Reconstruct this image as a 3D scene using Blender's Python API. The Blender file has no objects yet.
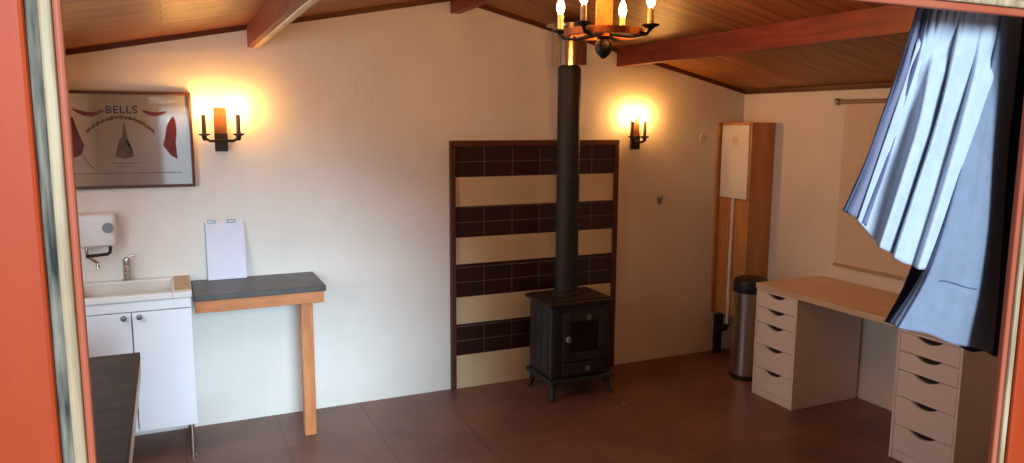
import bpy, bmesh, math, random
from mathutils import Vector as V, Matrix
random.seed(4)
SC = bpy.context.scene
COL = SC.collection
PI = math.pi
# ---------------------------------------------------------------- camera (solved from the room's vanishing points)
H = 1.75
F = 754.94
CAM = V((0, -2.59*H, H))
yaw, pit, rol = [math.radians(a) for a in (24.3696, 8.2446, -.2875)]
fw = V((math.sin(yaw)*math.cos(pit), math.cos(yaw)*math.cos(pit), -math.sin(pit)))
rt = V((math.cos(yaw), -math.sin(yaw), 0))
dn = fw.cross(rt)
r2 = rt*math.cos(rol) + dn*math.sin(rol)
d2 = -rt*math.sin(rol) + dn*math.cos(rol)
cd = bpy.data.cameras.new('camera'); cam = bpy.data.objects.new('camera', cd); COL.objects.link(cam)
m = Matrix((r2, -d2, -fw)).transposed().to_4x4(); m.translation = CAM
cam.matrix_world = m
cd.sensor_width = 36; cd.lens = 36*F/1024; cd.clip_start = .02
SC.camera = cam

def at(x, y, depth):
    "the point that lies `depth` metres inside the window wall's direction, along the sight line of a photo position"
    if depth < 1: depth = .648 + (depth-.745)*.5
    d = r2*((x-512)/F) + d2*((y-231.5)/F) + fw
    return CAM + d*(depth/d.y)

# ---------------------------------------------------------------- materials
def lin(c):
    return tuple((v/255/12.92 if v/255 <= .04045 else ((v/255+.055)/1.055)**2.4) for v in c) + (1,)
def mat(name, rgb, rough=.6, metal=0, var=.08, scale=6, stretch=(1, 1, 1), bump=0, bscale=40, spec=.5, rgb2=None, emit=0):
    m = bpy.data.materials.new(name); m.use_nodes = True
    nt = m.node_tree; N = nt.nodes; L = nt.links
    b = N['Principled BSDF']
    b.inputs['Roughness'].default_value = rough; b.inputs['Metallic'].default_value = metal
    b.inputs['Specular IOR Level'].default_value = spec
    tc = N.new('ShaderNodeTexCoord'); mp = N.new('ShaderNodeMapping'); mp.inputs['Scale'].default_value = stretch
    L.new(tc.outputs['Object'], mp.inputs[0])
    nz = N.new('ShaderNodeTexNoise'); nz.inputs['Scale'].default_value = scale; nz.inputs['Detail'].default_value = 5
    L.new(mp.outputs[0], nz.inputs[0])
    cr = N.new('ShaderNodeValToRGB')
    c = lin(rgb)
    c2 = lin(rgb2) if rgb2 else tuple(min(1, v*(1+var)) for v in c[:3]) + (1,)
    c1 = c if rgb2 else tuple(v*(1-var) for v in c[:3]) + (1,)
    cr.color_ramp.elements[0].color = c1; cr.color_ramp.elements[1].color = c2
    cr.color_ramp.elements[0].position = .35; cr.color_ramp.elements[1].position = .65
    L.new(nz.outputs[0], cr.inputs[0]); L.new(cr.outputs[0], b.inputs['Base Color'])
    if bump:
        n2 = N.new('ShaderNodeTexNoise'); n2.inputs['Scale'].default_value = bscale; L.new(mp.outputs[0], n2.inputs[0])
        bp = N.new('ShaderNodeBump'); bp.inputs['Strength'].default_value = bump; bp.inputs['Distance'].default_value = .01
        L.new(n2.outputs[0], bp.inputs['Height']); L.new(bp.outputs[0], b.inputs['Normal'])
    if emit:
        b.inputs['Emission Color'].default_value = c; b.inputs['Emission Strength'].default_value = emit
    return m

def brick(m, w, h, mortar, axis, strength=.25, color=None, offset=.5, mcol=None):
    "course lines: bump (and optional joint colour) laid over an existing material; axis picks the two object axes"
    nt = m.node_tree; N = nt.nodes; L = nt.links; b = N['Principled BSDF']
    tc = N.new('ShaderNodeTexCoord'); sp = N.new('ShaderNodeSeparateXYZ'); cb = N.new('ShaderNodeCombineXYZ')
    L.new(tc.outputs['Object'], sp.inputs[0])
    L.new(sp.outputs[axis[0]], cb.inputs[0]); L.new(sp.outputs[axis[1]], cb.inputs[1])
    br = N.new('ShaderNodeTexBrick'); L.new(cb.outputs[0], br.inputs[0])
    br.inputs['Scale'].default_value = 1; br.inputs['Brick Width'].default_value = w; br.inputs['Row Height'].default_value = h
    br.inputs['Mortar Size'].default_value = mortar; br.inputs['Mortar Smooth'].default_value = .3
    br.offset = offset
    bp = N.new('ShaderNodeBump'); bp.inputs['Strength'].default_value = strength; bp.inputs['Distance'].default_value = .006
    bp.invert = True
    L.new(br.outputs['Fac'], bp.inputs['Height'])
    old = b.inputs['Normal'].links
    if old: L.new(old[0].from_socket, bp.inputs['Normal'])
    L.new(bp.outputs[0], b.inputs['Normal'])
    if mcol or color:
        src = b.inputs['Base Color'].links[0].from_socket
        mx = N.new('ShaderNodeMix'); mx.data_type = 'RGBA'
        L.new(br.outputs['Fac'], mx.inputs['Factor']); L.new(src, mx.inputs[6]); mx.inputs[7].default_value = lin(mcol)
        out = mx.outputs[2]
        if color:   # per-brick tone variation
            br.inputs['Color1'].default_value = (color[0],)*3 + (1,); br.inputs['Color2'].default_value = (color[1],)*3 + (1,)
            br.inputs['Mortar'].default_value = (1, 1, 1, 1)
            mu = N.new('ShaderNodeMix'); mu.data_type = 'RGBA'; mu.blend_type = 'MULTIPLY'; mu.inputs['Factor'].default_value = 1
            L.new(out, mu.inputs[6]); L.new(br.outputs['Color'], mu.inputs[7]); out = mu.outputs[2]
        L.new(out, b.inputs['Base Color'])
    return m

M = {}
M['wall'] = brick(mat('painted_block', (232, 226, 216), .75, var=.03, scale=3, bump=.15, bscale=25), .42, .105, .004, 'XZ' and (0, 2), .18)
M['boards'] = brick(mat('grey_brown_boards', (184, 168, 150), .7, scale=4, stretch=(5, 1, .6), rgb2=(168, 150, 132)), .12, 9, .004, (0, 2), .3)
M['wall_side'] = brick(mat('painted_block_side', (230, 222, 210), .75, var=.03, scale=3, bump=.15, bscale=25), .42, .105, .004, (1, 2), .15)
M['floor'] = brick(mat('red_brown_floor', (136, 96, 80), .42, scale=2.2, rgb2=(112, 79, 66), bump=.08, bscale=12, spec=.4), .5, .5, .004, (0, 1), .2, offset=0, color=(1, .9), mcol=(98, 66, 56))
M['ceil'] = brick(mat('pine_boards', (176, 112, 52), .45, scale=5, stretch=(.6, 6, 1), rgb2=(138, 80, 34), spec=.4), 6, .095, .003, (0, 1), .35, color=(1, .75), mcol=(60, 30, 12))
M['beam'] = mat('red_brown_beam', (138, 60, 34), .5, scale=5, stretch=(6, .6, 6), rgb2=(112, 44, 24))
M['batten'] = mat('pale_batten', (222, 190, 140), .5, scale=5, stretch=(6, .6, 6), rgb2=(196, 150, 100))
M['trim'] = mat('dark_trim', (92, 44, 22), .5, scale=6)
M['orange'] = mat('orange_paint', (168, 58, 18), .5, scale=3, stretch=(5, 5, .7), rgb2=(152, 50, 16), bump=.05, bscale=20, spec=.2)
M['cream'] = mat('bare_cream_edge', (178, 150, 116), .6, scale=50, stretch=(2, 2, .2), rgb2=(142, 112, 80), bump=.2, bscale=30)
M['seal'] = mat('weathered_grey_seal', (24, 22, 20), .8, scale=60, stretch=(3, 3, .25), rgb2=(126, 114, 96), bump=.4, bscale=30)
M['coral'] = mat('coral_bead_paint', (168, 88, 62), .5, scale=5, stretch=(3, 3, .5), rgb2=(160, 70, 44), spec=.2)
M['tile_brown'] = mat('brown_glazed_tile', (48, 28, 24), .3, scale=4, rgb2=(58, 34, 28), spec=.5)
brick(M['tile_brown'], .2, .098, .0035, (0, 2), .5, offset=0, mcol=(100, 86, 80))
M['tile_cream'] = brick(mat('cream_glazed_tile', (224, 204, 164), .4, scale=3, rgb2=(214, 192, 150)), .335, .4, .002, (0, 2), .3, offset=0)
M['wood_frame'] = mat('dark_wood_frame', (84, 46, 28), .5, scale=8)
M['iron'] = mat('cast_iron', (56, 56, 56), .55, metal=.2, scale=20, bump=.15, bscale=80)
M['iron2'] = mat('cast_iron_door', (52, 52, 52), .5, metal=.2, scale=20, bump=.15, bscale=80)
M['pipe'] = mat('matt_black_pipe', (46, 43, 42), .6, metal=.2, scale=8)
M['rusty'] = mat('browned_stove_top', (62, 46, 40), .6, metal=.3, scale=10, rgb2=(46, 42, 40))
M['stove_glass'] = mat('stove_glass', (26, 18, 14), .12, scale=4, rgb2=(38, 24, 18))
M['steel'] = mat('brushed_steel', (198, 196, 192), .28, metal=1, scale=30, stretch=(1, 1, .05))
M['chrome'] = mat('chrome', (190, 186, 178), .18, metal=1)
M['fluesteel'] = mat('shiny_flue_steel', (205, 190, 170), .2, metal=1)
M['white'] = mat('white_laminate', (232, 234, 238), .4, var=.01)
M['white_plastic'] = mat('white_plastic', (224, 222, 218), .35, var=.01)
M['ceramic'] = mat('sink_grey_white', (214, 208, 196), .35, var=.03)
M['tan'] = mat('tan_worktop', (196, 164, 124), .5, scale=8, stretch=(1, 5, 1), rgb2=(182, 146, 104))
M['slate'] = mat('dark_slate', (66, 64, 62), .42, scale=7, rgb2=(82, 80, 76), bump=.08)
M['orange_wood'] = mat('warm_pine', (206, 134, 78), .5, scale=6, stretch=(1, 4, 4), rgb2=(184, 112, 60))
M['orange_wood_v'] = mat('warm_pine_upright', (206, 134, 78), .5, scale=6, stretch=(5, 5, 1), rgb2=(184, 112, 60))
M['cab_wood'] = mat('honey_cabinet_board', (198, 142, 86), .5, scale=5, stretch=(5, 5, .6), rgb2=(180, 122, 70))
M['desk'] = mat('pale_desk_top', (226, 202, 172), .42, scale=5, stretch=(5, .7, 1), rgb2=(214, 184, 148))
M['drawer'] = mat('white_drawer', (238, 226, 214), .5, var=.01)
M['dark'] = mat('dark_recess', (34, 26, 22), .8)
M['black'] = mat('black_plastic', (30, 29, 30), .5)
M['knob'] = mat('grey_knob', (128, 128, 132), .4, metal=.6)
M['counter'] = mat('dark_worktop', (56, 44, 40), .6, scale=7, stretch=(1, 3, 1), rgb2=(36, 30, 28), bump=.06, spec=.2)
M['board'] = mat('lilac_white_board', (222, 220, 232), .5, var=.01)
M['bronze'] = mat('dark_bronze', (48, 40, 34), .5, metal=.6, scale=18)
M['sconce_wood'] = mat('sconce_wood', (120, 70, 38), .5, scale=14, rgb2=(96, 54, 30))
M['candle'] = mat('candle_sleeve', (236, 214, 170), .6, var=.03)
M['candle_dark'] = mat('dark_candle_sleeve', (70, 62, 44), .6)
M['chand_wood'] = mat('chandelier_wood', (186, 106, 48), .5, scale=10, stretch=(4, 4, 1), rgb2=(160, 86, 36))
M['bulb'] = mat('lit_bulb', (255, 182, 96), .4, var=0, emit=250)
M['bulb2'] = mat('lit_bulb_chandelier', (255, 176, 84), .4, var=0, emit=360)
M['blind'] = mat('beige_blind', (220, 202, 180), .8, scale=40, var=.03)
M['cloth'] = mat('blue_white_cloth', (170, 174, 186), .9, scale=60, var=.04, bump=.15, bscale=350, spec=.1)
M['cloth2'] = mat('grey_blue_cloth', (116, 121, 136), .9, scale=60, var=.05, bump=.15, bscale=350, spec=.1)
M['mauve'] = mat('mauve_cloth_edge', (112, 110, 130), .9, scale=60, var=.04, bump=.15, bscale=350, spec=.1)
M['shade_cloth'] = mat('shade_dark_cloth', (44, 42, 58), .95, scale=50, var=.08, bump=.15, bscale=350, spec=.05)  # near-black tone puts the curtain's shade into the colour
M['stitch'] = mat('seam_thread', (74, 80, 108), .9)
M['red'] = mat('dark_red_paint', (108, 30, 28), .5, scale=30, rgb2=(84, 22, 22))
M['ink'] = mat('dark_lettering', (44, 34, 36), .5)
M['gold'] = mat('brown_gold_paint', (92, 68, 36), .5, scale=30, rgb2=(66, 46, 24))
M['greyline'] = mat('grey_print_line', (96, 84, 76), .5)
mm = bpy.data.materials.new('mirror_silver'); mm.use_nodes = True
pb = mm.node_tree.nodes['Principled BSDF']; pb.inputs['Metallic'].default_value = .84; pb.inputs['Roughness'].default_value = .06
pb.inputs['Base Color'].default_value = (.86, .86, .84, 1)
M['mirror'] = mm
gm = bpy.data.materials.new('window_glass'); gm.use_nodes = True
gb = gm.node_tree.nodes['Principled BSDF']; gb.inputs['Transmission Weight'].default_value = 1; gb.inputs['Roughness'].default_value = 0; gb.inputs['IOR'].default_value = 1.02
M['glass'] = gm

# ---------------------------------------------------------------- mesh builder
class B:
    def __init__(s): s.bm = bmesh.new()
    def box(s, x0, x1, y0, y1, z0, z1, bev=0, seg=2):
        vs = [s.bm.verts.new((x, y, z)) for x in (x0, x1) for y in (y0, y1) for z in (z0, z1)]
        fs = [s.bm.faces.new([vs[i] for i in q]) for q in ((0, 1, 3, 2), (4, 6, 7, 5), (0, 4, 5, 1), (2, 3, 7, 6), (0, 2, 6, 4), (1, 5, 7, 3))]
        if bev:
            es = {e for f in fs for e in f.edges}
            bmesh.ops.bevel(s.bm, geom=list(es), offset=bev, segments=seg, affect='EDGES', profile=.5)
        return s
    def prism(s, pts, a, b, axis=1):
        "extrude a polygon along an axis: axis 1 -> pts are (x,z); 0 -> (y,z); 2 -> (x,y)"
        def p(u, v, t): return {1: (u, t, v), 0: (t, u, v), 2: (u, v, t)}[axis]
        A = [s.bm.verts.new(p(u, v, a)) for u, v in pts]; Bv = [s.bm.verts.new(p(u, v, b)) for u, v in pts]
        s.bm.faces.new(A); s.bm.faces.new(Bv[::-1]); n = len(pts)
        for i in range(n): s.bm.faces.new((A[i], Bv[i], Bv[(i+1) % n], A[(i+1) % n]))
        return s
    def lathe(s, prof, c=(0, 0, 0), n=24, axis=2, cap=True):
        c = V(c); rings = []
        for r, t in prof:
            ring = []
            for i in range(n):
                a = 2*PI*i/n; u, v = r*math.cos(a), r*math.sin(a)
                q = {2: (u, v, t), 1: (u, t, v), 0: (t, u, v)}[axis]
                ring.append(s.bm.verts.new(c+V(q)))
            rings.append(ring)
        for A, Bq in zip(rings, rings[1:]):
            for i in range(n): s.bm.faces.new((A[i], A[(i+1) % n], Bq[(i+1) % n], Bq[i]))
        if cap: s.bm.faces.new(rings[0][::-1]); s.bm.faces.new(rings[-1])
        return s
    def tube(s, path, r, n=10):
        P = [V(p) for p in path]; rings = []
        up = V((0, 0, 1))
        for i, p in enumerate(P):
            t = (P[min(i+1, len(P)-1)] - P[max(i-1, 0)]).normalized()
            a = t.cross(up)
            if a.length < .05: a = t.cross(V((1, 0, 0)))
            a.normalize(); b = t.cross(a)
            rr = r[i] if isinstance(r, (list, tuple)) else r
            rings.append([s.bm.verts.new(p + a*rr*math.cos(2*PI*k/n) + b*rr*math.sin(2*PI*k/n)) for k in range(n)])
        for A, Bq in zip(rings, rings[1:]):
            best = min(range(n), key=lambda o: sum((A[k].co-Bq[(k+o) % n].co).length for k in range(n)))
            for k in range(n): s.bm.faces.new((A[k], A[(k+1) % n], Bq[(k+1+best) % n], Bq[(k+best) % n]))
        s.bm.faces.new(rings[0][::-1]); s.bm.faces.new(rings[-1]); return s
    def add(s, name, m, parent=None, smooth=False, loc=None):
        bmesh.ops.recalc_face_normals(s.bm, faces=s.bm.faces)
        me = bpy.data.meshes.new(name); s.bm.to_mesh(me); s.bm.free()
        if smooth:
            for p in me.polygons: p.use_smooth = True
            try: me.set_sharp_from_angle(angle=math.radians(40))
            except Exception: pass
        me.materials.append(M[m])
        o = bpy.data.objects.new(name, me); COL.objects.link(o)
        if parent: o.parent = parent; 
        if loc: o.location = loc
        return o
def thing(name, label, cat, loc=(0, 0, 0), group=None):
    o = bpy.data.objects.new(name, None); COL.objects.link(o); o.location = loc
    o.empty_display_size = .05
    return tag(o, label, cat, group)
def tag(o, label, cat, group=None):
    o['label'] = label; o['category'] = cat
    if group: o['group'] = group
    return o
def struct(o, parts=()):
    o['kind'] = 'structure'; return o
def rebase(root):
    "children were modelled in world coordinates: keep them there under an empty that stands elsewhere"
    for ch in root.children: ch.location = ch.location - root.location

# ---------------------------------------------------------------- room shell
XL, XR, XA = -.66, 3.97, 1.663
YB, YF = 0, -3.92            # back wall face, inner face of the window wall
ZE_R, ZA = 2.0, 2.519
ZE_L = 2.063
T = .1
def zr(x): return ZA - (.2276*(x-XA) if x > XA else .1967*(XA-x))
struct(B().box(XL-T, XR+T, YF-.1, YB+T, -.1, 0).add('floor', 'floor'))
gab = [(XL, 0), (XR, 0), (XR, zr(XR)), (XA, ZA), (XL, zr(XL))]
struct(B().prism(gab, YB, YB+T).add('wall_back', 'wall'))
# right wall with the window opening behind the blind
WY0, WY1, WZ0, WZ1 = -2.0, -.98, .9, 1.83
b = B()
b.box(XR, XR+T, YF-.06, WY0, 0, zr(XR)); b.box(XR, XR+T, WY1, YB+T, 0, zr(XR))
b.box(XR, XR+T, WY0, WY1, 0, WZ0); b.box(XR, XR+T, WY0, WY1, WZ1, zr(XR))
struct(b.add('wall_right', 'wall_side'))
# left wall with an unseen window added for light above the counter
LY0, LY1, LZ0, LZ1 = -1.85, -.65, .98, 1.9
b = B()
b.box(XL-T, XL, YF-.06, LY0, 0, zr(XL)); b.box(XL-T, XL, LY1, YB+T, 0, zr(XL))
b.box(XL-T, XL, LY0, LY1, 0, LZ0); b.box(XL-T, XL, LY0, LY1, LZ1, zr(XL))
struct(b.add('wall_left', 'wall_side'))
# window wall: hole for the window the photo looks through
OX0, OX1, OZ0, OZ1 = -.135, 1.04, .44, 1.955
b = B()
b.prism([(XL, 0), (OX0, 0), (OX0, zr(OX0)), (XL, zr(XL))], YF-.06, YF)
b.prism([(OX1, 0), (XR, 0), (XR, zr(XR)), (XA, ZA), (OX1, zr(OX1))], YF-.06, YF)
b.box(OX0, OX1, YF-.06, YF, 0, OZ0)
b.prism([(OX0, OZ1), (OX1, OZ1), (OX1, zr(OX1)), (OX0, zr(OX0))], YF-.06, YF)
struct(b.add('wall_front', 'boards'))
# ceiling boards: two slopes, local x runs down the slope so the boards follow it
def slope(xa, za, xb, zb):
    b = B(); b.prism([(xa, za), (xb, zb), (xb, zb+.06), (xa, za+.06)], YF-.06, YB+T); return b
b = slope(XL-.1, zr(XL-.1)+.001, XA, ZA+.001)
b.prism([(XA, ZA+.001), (XR+.1, zr(XR+.1)+.001), (XR+.1, zr(XR+.1)+.061), (XA, ZA+.061)], YF-.06, YB+T)
struct(b.add('ceiling', 'ceil'))
# dark cove strip where the roof boards meet the walls
def cove(xa, xb, d=.028):
    return B().prism([(xa, zr(xa)-d), (xb, zr(xb)-d), (xb, zr(xb)), (xa, zr(xa))], -.016, 0)
struct(cove(XL, XA-.035).add('trim_1', 'trim')); struct(cove(XA+.035, XR).add('trim_2', 'trim'))
struct(B().box(XR-.016, XR, YF, -.016, zr(XR)-.03, zr(XR)-.002).add('trim_3', 'trim'))
# roof timbers running from the window wall to the back wall
def beam(name, x0, x1, zb):
    return struct(B().prism([(x0, zb), (x1, zb), (x1, zr(x1)), ((x0+x1)/2, zr((x0+x1)/2)), (x0, zr(x0))], YF, -.002).add(name, 'beam'))
beam('trim_4', XA-.035, XA+.025, 2.412)
p = beam('trim_5', .43, .485, 2.155)
B().box(.455, .478, YF+.01, -.02, 2.146, 2.1545, .002).add('batten', 'batten', p)
B().box(.485, .494, YF+.01, -.02, 2.155, 2.18, .002).add('batten', 'batten', p)
beam('trim_6', 2.835, 2.9, 2.131)

# ---------------------------------------------------------------- the window the photo looks through
YW = -2.59*H + .6
wi = bpy.data.objects.new('window_1', None); COL.objects.link(wi); struct(wi); wi.location = (.45, YW, .86)
IX0, IX1, IZ1, IZ0 = -.0605, .972, 1.8785, .51
def ring(d0, d1, y0, y1, bev, l0=None, l1=None):
    l0 = d0 if l0 is None else l0; l1 = d1 if l1 is None else l1
    b = B()
    b.box(IX0-l1, IX0-l0, y0, y1, IZ0-d1, IZ1+d1, bev); b.box(IX1+d0, IX1+d1, y0, y1, IZ0-d1, IZ1+d1, bev)
    b.box(IX0-l0, IX1+d0, y0, y1, IZ1+d0, IZ1+d1, bev); b.box(IX0-l0, IX1+d0, y0, y1, IZ0-d1, IZ0-d0, bev)
    return b
ring(0, .009, YW-.001, YW+.007, .002, 0, .0055).add('bead', 'coral', wi)
ring(.009, .018, YW-.005, YW+.012, .002, .0055, .0135).add('cream_edge', 'cream', wi)
ring(.018, .027, YW+.002, YW+.012, .001, .0135, .0215).add('weather_seal', 'seal', wi)
ring(.027, .0745, YW-.004, YW+.012, .003, .0215, .0745).add('outer_frame', 'orange', wi)
ring(.036, .0745, YW+.0122, YW+.022, .002).add('inner_casing', 'boards', wi)
rebase(wi)

# unseen left-hand window, added to brighten the room
w3 = bpy.data.objects.new('added_window', None); COL.objects.link(w3); struct(w3); w3.location = (XL-.05, (LY0+LY1)/2, LZ0)
b = B()
for y0, y1 in ((LY0, LY0+.05), (LY1-.05, LY1), ((LY0+LY1)/2-.025, (LY0+LY1)/2+.025)): b.box(XL-.08, XL-.02, y0, y1, LZ0, LZ1, .004)
for z0, z1 in ((LZ0, LZ0+.05), (LZ1-.05, LZ1)): b.box(XL-.078, XL-.022, LY0+.05, (LY0+LY1)/2-.025, z0, z1, .004); b.box(XL-.078, XL-.022, (LY0+LY1)/2+.025, LY1-.05, z0, z1, .004)
b.add('window_frame', 'orange', w3); rebase(w3)

# right-hand window behind its blind
w2 = bpy.data.objects.new('window_2', None); COL.objects.link(w2); struct(w2); w2.location = (XR+.05, (WY0+WY1)/2, WZ0)
b = B()
for y0, y1 in ((WY0, WY0+.05), (WY1-.05, WY1)): b.box(XR+.03, XR+.08, y0, y1, WZ0, WZ1, .004)
for z0, z1 in ((WZ0, WZ0+.05), (WZ1-.05, WZ1)): b.box(XR+.03, XR+.08, WY0+.05, WY1-.05, z0, z1, .004)
b.add('window_frame', 'white', w2); rebase(w2)
t = thing('roller_blind', 'beige roller blind pulled down on the right wall above the desk', 'blind', (XR-.02, -1.45, 1.89))
B().box(XR-.012, XR-.008, -2.02, -.95, .845, 1.885).add('blind_cloth', 'blind', t)
B().lathe([(.012, -2.05), (.014, -2.04), (.014, -.925), (.012, -.915)], (XR-.018, 0, 1.888), 14, 1).add('roller', 'cream', t, True)
B().lathe([(.02, -.914), (.024, -.908), (.024, -.896), (.016, -.89)], (XR-.026, 0, 1.89), 16, 1).add('end_cap', 'steel', t, True)
B().box(XR-.02, XR-.001, -2.03, -.94, .825, .846, .004).add('bottom_bar', 'tan', t)
rebase(t)

# ---------------------------------------------------------------- tiled panel behind the stove
t = thing('tile_panel', 'striped brown and cream tiled fire surround on the back wall behind the stove', 'tile panel', (2.235, 0, 0))
zb = [.0, .225, .437, .617, .836, 1.01, 1.212, 1.4, 1.592]
for i in range(8):
    brown = i % 2
    o = B().box(0, 1.175, 0, .012, .0, zb[i+1]-zb[i]-.001).add('brown_tile_band' if brown else 'cream_tile_band', 'tile_brown' if brown else 'tile_cream', t)
    o.location = (1.648, -.0125, zb[i]+.0005)
B().box(1.612, 1.647, -.03, -.0005, .0, 1.592, .004).add('frame_side', 'wood_frame', t)
B().box(2.824, 2.858, -.03, -.0005, .0, 1.592, .004).add('frame_side', 'wood_frame', t)
B().box(1.612, 2.858, -.032, -.0005, 1.593, 1.632, .004).add('frame_top', 'wood_frame', t)
rebase(t)

# ---------------------------------------------------------------- wood stove
SX0, SX1, SY0, SY1 = 2.115, 2.555, -.46, -.13
t = thing('wood_stove', 'black cast-iron wood-burning stove standing in front of the striped tiles', 'stove', (2.335, -.3, 0))
b = B(); b.box(SX0+.012, SX1-.012, SY0+.012, SY1, .135, .605, .01)
for x in (SX0+.005, SX1-.045): b.box(x, x+.04, SY0, SY0+.04, .135, .605, .008)
for k in range(3): b.box(SX0+.006, SX0+.016, -.40+k*.09, -.33+k*.09, .18, .56, .004)
b.add('body', 'iron', t)
b = B(); b.box(SX0-.018, SX1+.018, SY0-.022, SY1+.02, .607, .632, .008); b.box(SX0+.01, SX1-.01, SY0+.008, SY1-.01, .632, .642, .005)
tp = b.add('top_plate', 'rusty', t)
B().box(SX0-.012, SX1+.012, SY0-.03, SY1+.01, .105, .134, .007).add('base_plate', 'iron', t)
dx0, dx1 = SX0+.085, SX1-.05
b = B()   # door: a frame around the glass
for q in ((dx0, dx0+.05, .245, .56), (dx1-.05, dx1, .245, .56), (dx0+.05, dx1-.05, .50, .56), (dx0+.05, dx1-.05, .245, .30)):
    b.box(q[0], q[1], SY0-.018, SY0+.011, q[2], q[3], .005)
d = b.add('door', 'iron2', t)
B().box(dx0+.04, dx1-.04, SY0-.006, SY0+.002, .29, .51).add('glass', 'stove_glass', d)
b = B(); b.tube([(dx0+.015, SY0-.015, .40), (dx0+.012, SY0-.05, .405), (dx0+.01, SY0-.06, .41)], .007); b.lathe([(.004, -.0), (.014, .006), (.016, .02), (.013, .036), (.004, .042)], (dx0+.01, SY0-.06, .385), 14)
b.add('door_handle', 'steel', d, True)
B().lathe([(.018, -.006), (.02, 0), (.014, .01), (.006, .016)], (dx0+.17, SY0-.018-.012, .53), 16, 1).add('air_knob', 'knob', d, True)
b = B(); b.box(dx0, dx1, SY0-.014, SY0+.011, .15, .238, .005); b.box(dx0+.03, dx1-.03, SY0-.018, SY0-.012, .165, .222, .003)
a = b.add('ash_door', 'iron2', t)
B().lathe([(.006, -.03), (.016, -.026), (.018, -.014), (.008, 0)], (dx0+.165, SY0-.018, .196), 16, 1).add('ash_door_knob', 'knob', a, True)
for sx in (0, 1):
    for sy in (0, 1):
        x = SX1-.03 if sx else SX0+.03; y = SY1-.03 if sy else SY0+.01
        ox = (.02 if sx else -.02); oy = (.012 if sy else -.02)
        B().tube([(x, y, .106), (x+ox*.2, y+oy*.2, .07), (x+ox, y+oy, .02), (x+ox*1.5, y+oy*1.5, .0)], [.028, .02, .015, .02], 12).add('leg', 'iron', t, True)
rebase(t)
PX, PY = 2.312, -.29
t = thing('stove_pipe', 'tall black flue pipe rising from the stove to a shiny steel section at the ceiling', 'flue pipe', (PX, PY, .642))
B().lathe([(.092, .642), (.092, .66), (.078, .668), (.078, .69)], (PX, PY, 0), 28).add('collar', 'rusty', t, True)
B().lathe([(.073, .66), (.073, 1.38), (.0755, 1.382), (.0755, 1.40), (.073, 1.402), (.073, 2.1)], (PX, PY, 0), 32).add('lower_pipe', 'pipe', t, True)
zt = zr(PX)-.027
B().lathe([(.078, 2.085), (.106, 2.1), (.106, zt)], (PX, PY, 0), 36).add('steel_section', 'fluesteel', t, True)
B().lathe([(.15, zt-.004), (.15, zt+.003), (.1, zt+.003)], (PX, PY, 0), 36).add('ceiling_plate', 'fluesteel', t, True)
rebase(t)

# ---------------------------------------------------------------- wall sconces
def sconce(x, z0, z1, label, ax=.088, ay=.085):
    t = thing('wall_sconce', label, 'wall light', (x, 0, (z0+z1)/2), 'candle sconces on the back wall')
    h = z1-z0
    B().box(-.033, .033, -.02, -.0005, -h/2, h/2, .004).add('backplate', 'sconce_wood', t)
    B().box(-.034, .034, -.03, -.0202, -h/2-.002, -.02, .004).add('mount', 'bronze', t)
    B().tube([(-ax, -ay, -.045), (-ax*.68, -ay, -.062), (0, -ay+.012, -.06), (ax*.68, -ay, -.062), (ax, -ay, -.045)], .008).add('cross_arm', 'bronze', t, True)
    B().tube([(0, -.03, -.06), (0, -ay+.012, -.06)], .009).add('stem', 'bronze', t, True)
    for s in (-1, 1):
        c = (s*ax, -ay, 0)
        cup = B().lathe([(.006, -.06), (.012, -.05), (.014, -.035), (.03, -.028), (.031, -.022), (.014, -.02)], c, 18).add('candle_cup', 'bronze', t, True)
        B().lathe([(.0115, -.02), (.0115, .08), (.009, .084)], c, 16).add('candle', 'candle_dark', t, True)
        B().lathe([(.006, .084), (.013, .094), (.0165, .108), (.013, .128), (.006, .146), (.001, .158)], c, 12).add('bulb', 'bulb', t, True)
    return t
sconce(.268, 1.583, 1.82, 'twin candle wall sconce beside the framed mirror')
sconce(2.992, 1.567, 1.79, 'twin candle wall sconce right of the striped tile panel', .05, .06)

# ---------------------------------------------------------------- chandelier
CX, CY = 1.66, -1.775
t = thing('chandelier', 'rustic wooden candle chandelier hanging from the ridge beam', 'chandelier', (CX, CY, 2.41))
B().lathe([(.032, 2.10), (.036, 2.12), (.036, 2.30), (.026, 2.325), (.012, 2.335)], (CX, CY, 0), 8).add('post', 'chand_wood', t)
b = B()
for k in range(4):
    z = 2.335+k*.019; pts = []
    for i in range(13):
        a = 2*PI*i/12; u = .009*math.cos(a); w = .013*math.sin(a)
        pts.append((CX+(u if k % 2 else 0), CY+(0 if k % 2 else u), z+.011+w))
    b.tube(pts, .0022, 6)
b.add('chain', 'bronze', t, True)
B().lathe([(.03, 2.404), (.03, 2.4118)], (CX, CY, 0), 20).add('ceiling_hook_plate', 'bronze', t)
B().lathe([(.006, 2.012), (.014, 2.018), (.03, 2.035), (.037, 2.055), (.034, 2.075), (.02, 2.09), (.034, 2.1)], (CX, CY, 0), 24).add('finial', 'bronze', t, True)
b = B()
n = 40; RR = .15
for (ra, rb, za, zc) in ((RR-.012, RR+.012, 2.1, 2.128),):
    b.lathe([(ra, za), (rb, za), (rb, zc), (ra, zc), (ra, za)], (CX, CY, 0), n, cap=False)
b.add('ring', 'chand_wood', t, False)
lat = V((math.cos(yaw), -math.sin(yaw), 0)); far = V((math.sin(yaw), math.cos(yaw), 0))
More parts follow.
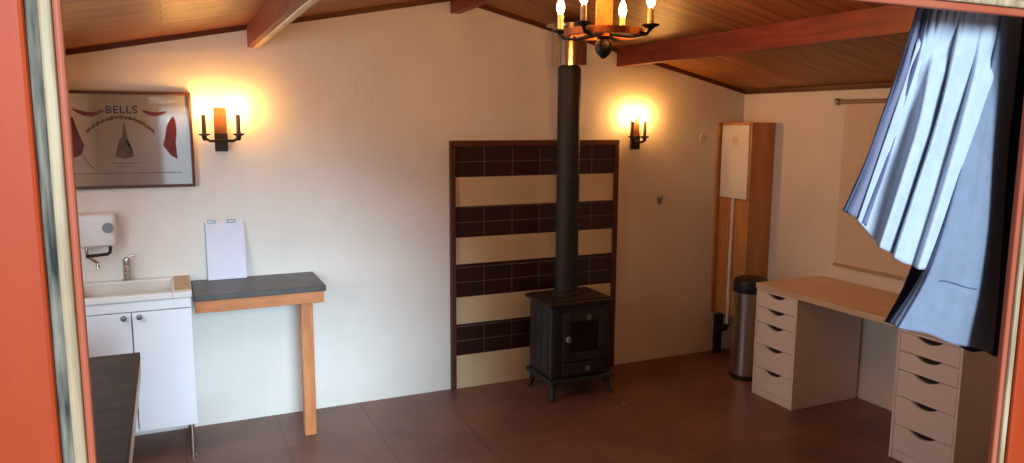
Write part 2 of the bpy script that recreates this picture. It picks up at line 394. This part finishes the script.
for k in range(4):
    a = math.radians(-30+90*k)
    d = lat*math.cos(a) + far*math.sin(a); c = V((CX, CY, 0))
    ar = B().tube([c+d*.03+V((0, 0, 2.112)), c+d*.12+V((0, 0, 2.098)), c+d*.185+V((0, 0, 2.104)), c+d*.2+V((0, 0, 2.122))], [.011, .010, .009, .008]).add('arm', 'bronze', t, True)
    q = c+d*.2
    B().lathe([(.008, 2.118), (.014, 2.124), (.034, 2.132), (.035, 2.138), (.014, 2.14)], q, 20).add('candle_cup', 'bronze', t, True)
    B().lathe([(.0125, 2.139), (.0125, 2.2), (.009, 2.204)], q, 16).add('candle', 'candle', t, True)
    B().lathe([(.006, 2.204), (.013, 2.214), (.0165, 2.228), (.013, 2.25), (.006, 2.266), (.001, 2.278)], q, 12).add('bulb', 'bulb2', t, True)
rebase(t)

# ---------------------------------------------------------------- advertising mirror
t = thing('framed_mirror', 'dark-framed pub mirror with red drapes and a bell on the back wall', 'mirror', (-.18, 0, 1.645))
MX0, MX1, MZ0, MZ1 = -.505, .125, 1.39, 1.9
B().box(MX0+.012, MX1-.012, -.016, -.001, MZ0+.012, MZ1-.012).add('mirror_glass', 'mirror', t)
b = B(); w = .016
for q in ((MX0, MX0+w, MZ0, MZ1), (MX1-w, MX1, MZ0, MZ1), (MX0+w, MX1-w, MZ0, MZ0+w), (MX0+w, MX1-w, MZ1-w, MZ1)): b.box(q[0], q[1], -.03, -.0005, q[2], q[3], .003)
b.add('frame', 'wood_frame', t)
def mp(px, py):   # position on the mirror face
    q = at(px, py, 2.59*H-.0165); return (q.x, q.z)
def flat(name, polys, m, parent=t):
    b = B()
    for pl in polys: b.prism(pl, -.0175, -.0162)
    bmesh.ops.remove_doubles(b.bm, verts=b.bm.verts, dist=1e-5)
    return b.add(name, m, parent)
def ribbon(pts, w0, w1=None):
    "a swag: a band that follows pts, thick in the middle"
    out = []; n = len(pts); P = [V(p) for p in pts]
    for i in range(n):
        tq = (P[min(i+1, n-1)]-P[max(i-1, 0)]).normalized(); nn = V((-tq.y, tq.x)); k = math.sin(PI*i/(n-1))
        out.append((P[i]+nn*(w0*(.25+.75*k)), P[i]-nn*(w0*(.25+.75*k))))
    return [[tuple(out[i][0]), tuple(out[i+1][0]), tuple(out[i+1][1]), tuple(out[i][1])] for i in range(n-1)]
def cz(x, y): return mp(60+x/4.027, 80+y/4.027)
flat('red_swag', ribbon([cz(48, 116), cz(72, 126), cz(100, 136), cz(128, 138), cz(152, 132), cz(176, 122)], .012), 'red')
flat('red_swag', ribbon([cz(330, 122), cz(352, 132), cz(378, 138), cz(402, 136), cz(428, 128)], .012), 'red')
flat('red_drape', [[cz(*q) for q in ((428, 190), (440, 165), (455, 145), (466, 172), (470, 215), (466, 250), (474, 318), (448, 305), (432, 285), (415, 262), (424, 228))]], 'red')
flat('red_drape', [[cz(*q) for q in ((30, 140), (52, 152), (66, 190), (84, 235), (98, 262), (88, 300), (62, 312), (30, 316))]], 'red')
flat('bell', [[cz(*q) for q in ((238, 240), (250, 232), (262, 232), (276, 246), (286, 280), (300, 306), (262, 318), (222, 310), (230, 280))],
              [cz(*q) for q in ((250, 232), (252, 190), (258, 172), (264, 190), (268, 232))]], 'gold')
flat('bell_line', [[cz(*q) for q in ((265, 205), (272, 236), (284, 262), (296, 292), (286, 286), (272, 258))]], 'ink')  # dark printed line running down from the bell's handle
arc = [[], []]
for i in range(45):     # a curved line of worn, unreadable lettering
    u = i/44; x = 104+u*276; y = 212-62*math.sin(PI*u)**.8
    h = (9 if i % 3 else 2.5)*(.7+.5*random.random())
    arc[0].append(cz(x, y-h)); arc[1].append(cz(x+1, y+h))
arc = [[arc[0][i], arc[0][i+1], arc[1][i+1], arc[1][i]] for i in range(44)]
flat('arched_band', arc, 'gold')
flat('print_line', [[cz(60, 376), cz(490, 370), cz(490, 373), cz(60, 379)], [cz(212, 334), cz(318, 332), cz(318, 335), cz(212, 337)], [cz(228, 348), cz(300, 347), cz(300, 350), cz(228, 351)]]
     + ribbon([cz(92, 300), cz(104, 322), cz(124, 346), cz(150, 366), cz(172, 374)], .0025), 'greyline')
fc = bpy.data.curves.new('lettering', 'FONT'); fc.body = 'BELLS'; fc.size = .056; fc.offset = .0006; fc.extrude = .0008; fc.align_x = 'CENTER'; fc.space_character = 1.12
fo = bpy.data.objects.new('lettering_source', fc); COL.objects.link(fo)
dg = bpy.context.evaluated_depsgraph_get(); me = bpy.data.meshes.new_from_object(fo.evaluated_get(dg)); bpy.data.objects.remove(fo)
x, z = cz(248, 134)
me.transform(Matrix.Translation((x, -.0172, z)) @ Matrix.Rotation(PI/2, 4, 'X'))
me.materials.clear(); me.materials.append(M['ink'])
o = bpy.data.objects.new('lettering', me); COL.objects.link(o); o.parent = t
rebase(t)

# ---------------------------------------------------------------- sink unit
t = thing('sink_unit', 'white two-door sink cabinet on metal legs against the back wall', 'sink cabinet', (-.21, -.22, 0))
CX0, CX1, CYF = -.49, .062, -.43
b = B()
b.box(CX0, CX1, CYF, -.004, .18, .20, .002)
b.box(CX0, CX0+.016, CYF, -.004, .20, .862); b.box(CX1-.016, CX1, CYF, -.004, .20, .862); b.box(CX0+.016, CX1-.016, -.012, -.004, .20, .862)
b.box(CX0+.016, CX1-.016, CYF, CYF+.016, .815, .862)
b.add('carcass', 'white', t)
B().box(CX0, CX1, CYF-.018, CYF-.001, .812, .862, .002).add('front_rail', 'white', t)
mid = -.213
for x0, x1, kx in ((CX0, mid-.0025, mid-.035), (mid+.0025, CX1, mid+.035)):
    d = B().box(x0, x1, CYF-.018, CYF-.001, .19, .807, .002).add('door', 'white', t)
    B().lathe([(.004, -.026), (.013, -.022), (.014, -.012), (.006, 0)], (kx, CYF-.018, .785), 16, 1).add('knob', 'knob', d, True)
for x in (CX0+.03, CX1-.03):
    for y in (CYF+.02, -.04): B().lathe([(.018, 0), (.018, .008), (.013, .012), (.013, .18)], (x, y, 0), 16).add('leg', 'steel', t, True)
# sink top: rim, sunk basin, tan ledge
sx0, sx1, sy0, sy1, bx0, bx1, by0, by1 = CX0-.005, .068, -.458, -.004, -.465, -.02, -.42, -.06
b = B()
b.box(sx0, bx0, sy0, sy1, .864, .895, .004); b.box(bx1, sx1, sy0, sy1, .864, .893, .004)
b.box(bx0, bx1, sy0, by0, .864, .895, .004); b.box(bx0, bx1, by1, sy1, .864, .895, .004)
s = b.add('sink_top', 'white_plastic', t)
b = B(); z1 = .866; z0 = .78
b.box(bx0, bx1, by0, by1, z0, z0+.008)
b.box(bx0, bx0+.008, by0, by1, z0, z1+.02); b.box(bx1-.008, bx1, by0, by1, z0, z1+.02); b.box(bx0, bx1, by0, by0+.008, z0, z1+.02); b.box(bx0, bx1, by1-.008, by1, z0, z1+.02)
B.add(b, 'basin', 'ceramic', s)
B().box(bx1+.006, sx1-.004, sy0+.05, sy1-.02, .893, .897, .001).add('drainer_inset', 'tan', s)
b = B()
b.lathe([(.026, .895), (.026, .902), (.02, .906), (.019, .99), (.021, 1.0), (.019, 1.012), (.008, 1.018)], (-.24, -.035, 0), 20)
b.tube([(-.24, -.035, .955), (-.24, -.09, .975), (-.24, -.14, .972), (-.24, -.15, .955)], [.013, .011, .01, .011])
b.tube([(-.24, -.035, 1.016), (-.225, -.04, 1.026), (-.19, -.045, 1.03)], [.008, .007, .005])
b.add('tap', 'steel', t, True)
rebase(t)

# ---------------------------------------------------------------- water heater
t = thing('water_heater', 'small white water heater with a swivel spout above the sink', 'water heater', (-.36, 0, 1.18))
b = B(); b.box(-.46, -.276, -.115, -.001, 1.095, 1.268, .018, 4); b.add('casing', 'white_plastic', t, True)
B().lathe([(.024, -.135), (.026, -.13), (.026, -.117), (.02, -.113)], (-.312, 0, 1.195), 20, 1).add('dial', 'knob', t, True)
pts = [(-.31, -.06, 1.1), (-.31, -.06, 1.075), (-.312, -.07, 1.058), (-.325, -.08, 1.05), (-.37, -.1, 1.05), (-.42, -.12, 1.05)]
B().tube(pts, .0085).add('hose', 'black', t, True)
B().tube([(-.42, -.07, 1.1), (-.42, -.075, 1.06), (-.41, -.1, 1.042), (-.385, -.16, 1.035), (-.365, -.18, 1.022), (-.362, -.185, .995)], .008).add('spout', 'chrome', t, True)
rebase(t)

# ---------------------------------------------------------------- slate shelf on a wooden frame
t = thing('shelf_table', 'dark slate-topped shelf on a pine apron with one front leg', 'table', (.41, -.21, 0))
B().box(.074, .745, -.425, -.003, .829, .861, .004).add('top', 'slate', t)
b = B(); b.box(.078, .735, -.412, -.388, .764, .8285, .003); b.add('apron', 'orange_wood', t)
B().box(.711, .735, -.387, -.025, .764, .8285, .003).add('side_apron', 'orange_wood', t)
B().box(.078, .735, -.024, -.003, .764, .8285, .003).add('wall_batten', 'orange_wood', t)
B().box(.612, .676, -.387, -.32, 0, .8285, .004).add('leg', 'orange_wood_v', t)
rebase(t)

# ---------------------------------------------------------------- white board leaning on the wall
t = thing('white_board', 'blank white board leaning on the wall on the dark slate shelf', 'board', (.265, -.05, .862))
t.rotation_euler.x = -math.atan(.045/.325)
B().box(-.103, .103, -.004, .004, 0, .325, .002).add('panel', 'board', t)
B().box(-.107, -.1035, -.006, .006, 0, .325, .001).add('edge_strip', 'knob', t)
for x in (-.07, .035):
    B().box(x-.022, x+.022, -.008, .008, .318, .338, .003).add('clip', 'knob', t)

# ---------------------------------------------------------------- counter in the near left corner
t = thing('counter', 'dark brown worktop with a pale edge in the lower left corner', 'counter', (-.4, -2.5, 0))
B().box(XL+.002, -.138, -3.6, -1.5, .872, .9, .003).add('worktop', 'counter', t)
B().box(XL+.03, -.1385, -3.59, -1.512, .815, .8715, .002).add('edge_board', 'white', t)
b = B(); b.box(XL+.002, -.36, -3.59, -1.6, .08, .8145, .003); b.box(XL+.002, -.4, -3.58, -1.62, 0, .08); b.add('base', 'white', t)
rebase(t)

# ---------------------------------------------------------------- desk: top and two drawer units
def crescent_front(y0, y1, z0, z1, w=.145, dep=.026):
    c = (y0+y1)/2; pts = [(y0, z0), (y1, z0), (y1, z1)]
    k = 14
    for i in range(k+1):
        u = 1-2*i/k
        pts.append((c+u*w/2, z1-dep*(1-u*u)))
    pts.append((y0, z1)); return pts
def drawer_unit(yfar, ynear, label):
    x0, x1 = 3.402, 3.955
    t = thing('drawer_unit', label, 'drawer unit', ((x0+x1)/2, (yfar+ynear)/2, 0), 'white drawer units under the desk')
    b = B(); Hh = .7
    b.box(x0, x1, ynear, ynear+.014, 0, Hh, .0015); b.box(x0, x1, yfar-.014, yfar, 0, Hh, .0015)
    b.box(x0, x1, ynear+.014, yfar-.014, Hh-.012, Hh); b.box(x1-.01, x1, ynear+.014, yfar-.014, 0, Hh-.012)
    b.box(x0+.006, x1, ynear+.014, yfar-.014, 0, .045); b.add('carcass', 'drawer', t)
    tops = [.685, .586, .486, .343, .188]; bots = [.590, .490, .347, .192, .049]
    for zt, zb in zip(tops, bots):
        d = B().prism(crescent_front(ynear+.016, yfar-.016, zb, zt), x0+.001, x0+.017, 0).add('drawer', 'drawer', t)
        B().box(x0+.018, x0+.05, ynear+.03, yfar-.03, zb+.01, zt-.001).add('finger_recess', 'dark', d)
    rebase(t)
    for d in t.children:
        for g in d.children: g.location = (0, 0, 0)
    return t
drawer_unit(-.85, -1.197, 'white five-drawer unit under the far end of the desk beside the bin')
drawer_unit(-1.893, -2.25, 'white five-drawer unit under the near end of the desk below the curtain')
o = B().box(3.398, 3.966, -2.27, -.842, .7012, .737, .003).add('desk_top', 'desk')
tag(o, 'pale wood desk top resting on two white drawer units along the right wall', 'desk')

# ---------------------------------------------------------------- pedal bin
t = thing('bin', 'slim stainless steel bin with a black lid in the far right corner', 'bin', (3.60, -.575, 0))
B().lathe([(.116, 0), (.12, .006), (.12, .024), (.114, .03)], (0, 0, 0), 32).add('base_ring', 'black', t, True)
B().lathe([(.113, .03), (.113, .605)], (0, 0, 0), 40).add('body', 'steel', t, True)
B().lathe([(.117, .606), (.119, .612), (.119, .672), (.112, .69), (.09, .702), (.04, .706)], (0, 0, 0), 36).add('lid', 'black', t, True)

# ---------------------------------------------------------------- corner cabinet with white panel
t = thing('corner_cabinet', 'tall honey wood corner cabinet holding a white boiler with pipes below', 'cabinet', (3.86, -.18, .0))
cx = 3.757
B().box(cx, XR-.002, -.338, -.32, .0, 1.755, .002).add('side_panel', 'cab_wood', t)
B().box(cx+.0, XR-.002, -.319, -.02, 1.738, 1.755, .002).add('top_panel', 'cab_wood', t)
B().box(cx-.03, XR-.002, -.019, -.002, .32, 1.755, .002).add('back_panel', 'cab_wood', t)
B().box(cx+.004, cx+.02, -.319, -.02, .32, 1.2, .002).add('front_board', 'cab_wood', t)
wb = B().box(cx-.012, XR-.02, -.3195, -.03, 1.205, 1.737, .006, 3).add('boiler_casing', 'white_plastic', t)
B().lathe([(.034, -.004), (.034, .0)], (cx-.0125, -.18, 1.62), 24, 0).add('badge', 'blind', wb, True)
B().tube([(cx-.004, -.18, 1.206), (cx-.01, -.18, .6), (cx-.01, -.18, .26)], .013).add('water_pipe', 'white_plastic', t, True)
b = B(); b.tube([(cx-.01, -.18, .262), (cx-.01, -.16, .22), (cx+.01, -.11, .2), (cx-.01, -.07, .2)], .02); b.tube([(cx-.01, -.06, .3), (cx-.01, -.06, .0)], .022); b.tube([(cx+.04, -.05, .33), (cx+.03, -.05, .0)], .018)
b.add('valve_pipes', 'bronze', t, True)
rebase(t)
for d in t.children:
    for g in d.children: g.location = (0, 0, 0)

# ---------------------------------------------------------------- small fittings on the back wall
t = thing('wall_hook', 'small dark coat hook on the back wall between sconce and cabinet', 'hook', (3.222, 0, 1.196))
B().box(-.01, .01, -.006, -.0005, -.022, .022, .003).add('plate', 'knob', t)
B().tube([(0, -.006, .01), (0, -.03, .004), (0, -.036, .02), (.004, -.036, .034)], .006).add('prong', 'knob', t, True)
B().tube([(0, -.006, -.01), (0, -.022, -.02), (0, -.03, -.012)], .005).add('prong', 'knob', t, True)
o = B().lathe([(.026, -.012), (.03, -.008), (.03, -.0005)], (0, 0, 0), 24, 1).add('round_vent', 'blind', None, True, (3.596, 0, 1.641))
tag(o, 'small round beige vent on the back wall left of the white boiler', 'vent')
o = B().lathe([(.012, 0), (.014, .004), (.008, .012), (.003, .014)], (0, 0, 0), 9).add('floor_scrap', 'cream', None, True, (2.52, -.69, 0))
tag(o, 'tiny pale scrap lying on the floor right of the stove', 'scrap')

# ---------------------------------------------------------------- curtain inside the window
def cr(p0, p1, p2, p3, t):
    return .5*((2*p1)+(p2-p0)*t+(2*p0-5*p1+4*p2-p3)*t*t+(3*p1-p0-3*p2+p3)*t**3)
def interp(lst, u):
    n = len(lst)-1; x = min(u*n, n-1e-9); i = int(x); g = lambda k: lst[max(0, min(n, k))]
    return cr(g(i-1), g(i), g(i+1), g(i+2), x-i)
def sheet(rows, nu, nv, pleat):
    P = [[at(*q) for q in r] for r in rows]
    out = []
    for j in range(nv+1):
        v = j/nv
        colp = [interp([P[k][c] for k in range(len(P))], v) for c in range(len(P[0]))]
        line = []
        for i in range(nu+1):
            u = i/nu; p = interp(colp, u)
            d = p-CAM; d.z = 0; d.normalize()
            line.append(p + d*pleat(u, v))
        out.append(line)
    return out
def cloth(name, grid, m, parent, thick=.0022):
    b = B(); vs = [[b.bm.verts.new(p) for p in r] for r in grid]
    for j in range(len(grid)-1):
        for i in range(len(grid[0])-1): b.bm.faces.new((vs[j][i], vs[j+1][i], vs[j+1][i+1], vs[j][i+1]))
    o = b.add(name, m, parent); 
    for p in o.data.polygons: p.use_smooth = True
    s = o.modifiers.new('thickness', 'SOLIDIFY'); s.thickness = thick; s.offset = 0
    return o
def saw(x, k=.16):
    x %= 1
    return x/(1-k) if x < 1-k else .5+.5*math.cos(PI*(x-1+k)/k)
t = thing('curtain', 'blue-white curtain bunched and swept aside at the right of the window', 'curtain', tuple(at(960, 8, .84)))
rowsA = [[(926, 6, .84), (942, 6, .83), (960, 6, .82), (982, 6, .815), (1012, 8, .81)],
         [(912, 60, .84), (928, 62, .82), (948, 64, .80), (972, 66, .795), (1000, 70, .80)],
         [(895, 112, .85), (914, 116, .82), (934, 120, .79), (955, 124, .785), (982, 130, .80)],
         [(877, 164, .86), (895, 172, .82), (914, 180, .79), (934, 188, .785), (962, 192, .80)],
         [(858, 220, .86), (873, 238, .82), (890, 252, .80), (909, 264, .79), (938, 268, .80)]]
def plA(u, v):
    w = .06*math.sin(v*4+1)+.22*math.sin(u*7+2)+.1*math.sin(u*13)
    f = -.024*saw(-u*3.3-w-.35)*min(1, .25+1.6*v) + .003*math.cos(2*PI*u*2.3+v*5)
    f += .007*math.sin(v*21+u*11)*math.exp(-((v-.2)/.1)**2)     # the gathers under the heading
    f += .006*math.cos(2*PI*u*9)*math.exp(-(v/.12)**2)
    return f
rowsA = [[(x, y, .745+(d-.78)*.6) for x, y, d in r] for r in rowsA]
gA = sheet(rowsA, 90, 60, plA)
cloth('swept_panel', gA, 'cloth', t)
rowsE = [[(917, 8, .87), (921, 8, .86), (925, 8, .865), (930, 8, .85)],
         [(901, 62, .87), (906, 63, .855), (911, 64, .865), (917, 64, .85)],
         [(883, 112, .875), (890, 114, .86), (895, 115, .87), (901, 116, .855)],
         [(864, 164, .88), (872, 167, .86), (879, 169, .87), (885, 171, .86)],
         [(843, 211, .885), (851, 215, .865), (858, 219, .875), (866, 226, .865)]]
rowsE = [[(x, y, d-.085) for x, y, d in r] for r in rowsE]
gE = sheet(rowsE, 24, 40, lambda u, v: .003*math.sin(v*9+u*3))
cloth('hem_strip', gE, 'mauve', t)
rowsB = [[(1000, 16, .79), (1005, 16, .785), (1011, 16, .79), (1022, 16, .83)],
         [(988, 72, .785), (995, 72, .775), (1003, 72, .785), (1016, 72, .84)],
         [(964, 146, .775), (977, 146, .76), (992, 146, .765), (1008, 146, .86)],
         [(940, 226, .765), (960, 228, .745), (985, 230, .75), (1002, 230, .87)],
         [(920, 278, .765), (945, 282, .745), (975, 288, .755), (998, 290, .88)],
         [(890, 325, .77), (925, 334, .75), (960, 345, .765), (992, 352, .88)]]
def plB(u, v):
    return .005*math.cos(2*PI*(u*2.2+.2))*v + .004*math.sin(v*14+u*8)*math.exp(-((v-.8)/.15)**2) + .012*math.exp(-((u-.0)/.05)**2)
rowsB = [[(x, y, d-.032) for x, y, d in r] for r in rowsB]
gB = sheet(rowsB, 60, 60, plB)
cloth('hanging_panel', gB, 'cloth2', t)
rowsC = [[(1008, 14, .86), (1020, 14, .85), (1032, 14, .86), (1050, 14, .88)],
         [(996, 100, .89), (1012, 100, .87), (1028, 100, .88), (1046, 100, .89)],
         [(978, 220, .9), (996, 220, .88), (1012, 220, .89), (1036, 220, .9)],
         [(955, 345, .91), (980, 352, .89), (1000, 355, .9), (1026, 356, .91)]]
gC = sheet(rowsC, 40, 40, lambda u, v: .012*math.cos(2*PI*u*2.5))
cloth('shade_sheet', gC, 'shade_cloth', t)  # dark sheet stands in for curtain lying in shade behind the jamb
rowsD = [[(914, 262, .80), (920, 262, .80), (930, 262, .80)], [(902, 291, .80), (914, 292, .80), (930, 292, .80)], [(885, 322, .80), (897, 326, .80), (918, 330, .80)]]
cloth('shade_sheet', sheet(rowsD, 10, 16, lambda u, v: .003*math.sin(u*6)), 'shade_cloth', t)  # shadowed underside of the curtain, painted as a dark sheet
def seam(grid, i, off, name='seam', r=.0013, j0=0, j1=None):
    pts = [];
    for row in grid[j0:j1]:
        p = row[i]; d = (CAM-p); d.z = 0; d.normalize(); pts.append(p+d*off)
    B().tube(pts, r, 6).add(name, 'stitch', t, True)
seam(gB, 1, .002, r=.002); seam(gB, 6, .0025, r=.0012); 
seam(gE, 2, .002); seam(gE, 20, .0025, r=.0016)
row = gB[int(60*.80)]
pts = []
for p in row[16:42]:
    d = (CAM-p); d.z = 0; d.normalize(); pts.append(p+d*.002)
B().tube(pts, .0011, 6).add('seam', 'stitch', t, True)
rebase(t)

# ---------------------------------------------------------------- light: overcast sky, hazy sun and an added fill
w = bpy.data.worlds.new('sky'); SC.world = w; w.use_nodes = True
bg = w.node_tree.nodes['Background']; bg.inputs[0].default_value = (.80, .88, 1, 1); bg.inputs[1].default_value = .42
sl = bpy.data.lights.new('hazy_sun', 'SUN'); sl.energy = 7.4; sl.angle = math.radians(26); sl.color = (.62, .83, 1)
so = bpy.data.objects.new('hazy_sun', sl); COL.objects.link(so)
so.rotation_euler = V((.05, 1, -.25)).to_track_quat('-Z', 'Y').to_euler()

al = bpy.data.lights.new('added_fill', 'AREA'); al.shape = 'RECTANGLE'; al.size = .9; al.size_y = 1.2; al.energy = 23; al.color = (.84, .92, 1)  # fill lamp added outside the unseen left window to lift the room
ao = bpy.data.objects.new('added_fill', al); COL.objects.link(ao); ao.location = (XL-.14, (LY0+LY1)/2, (LZ0+LZ1)/2)
ao.rotation_euler = V((1, -.15, -.4)).to_track_quat('-Z', 'Y').to_euler()
SC.view_settings.view_transform = 'Standard'; SC.view_settings.look = 'None'
SC.view_settings.gamma = 1; SC.view_settings.use_curve_mapping = False
SC.view_settings.exposure = 0
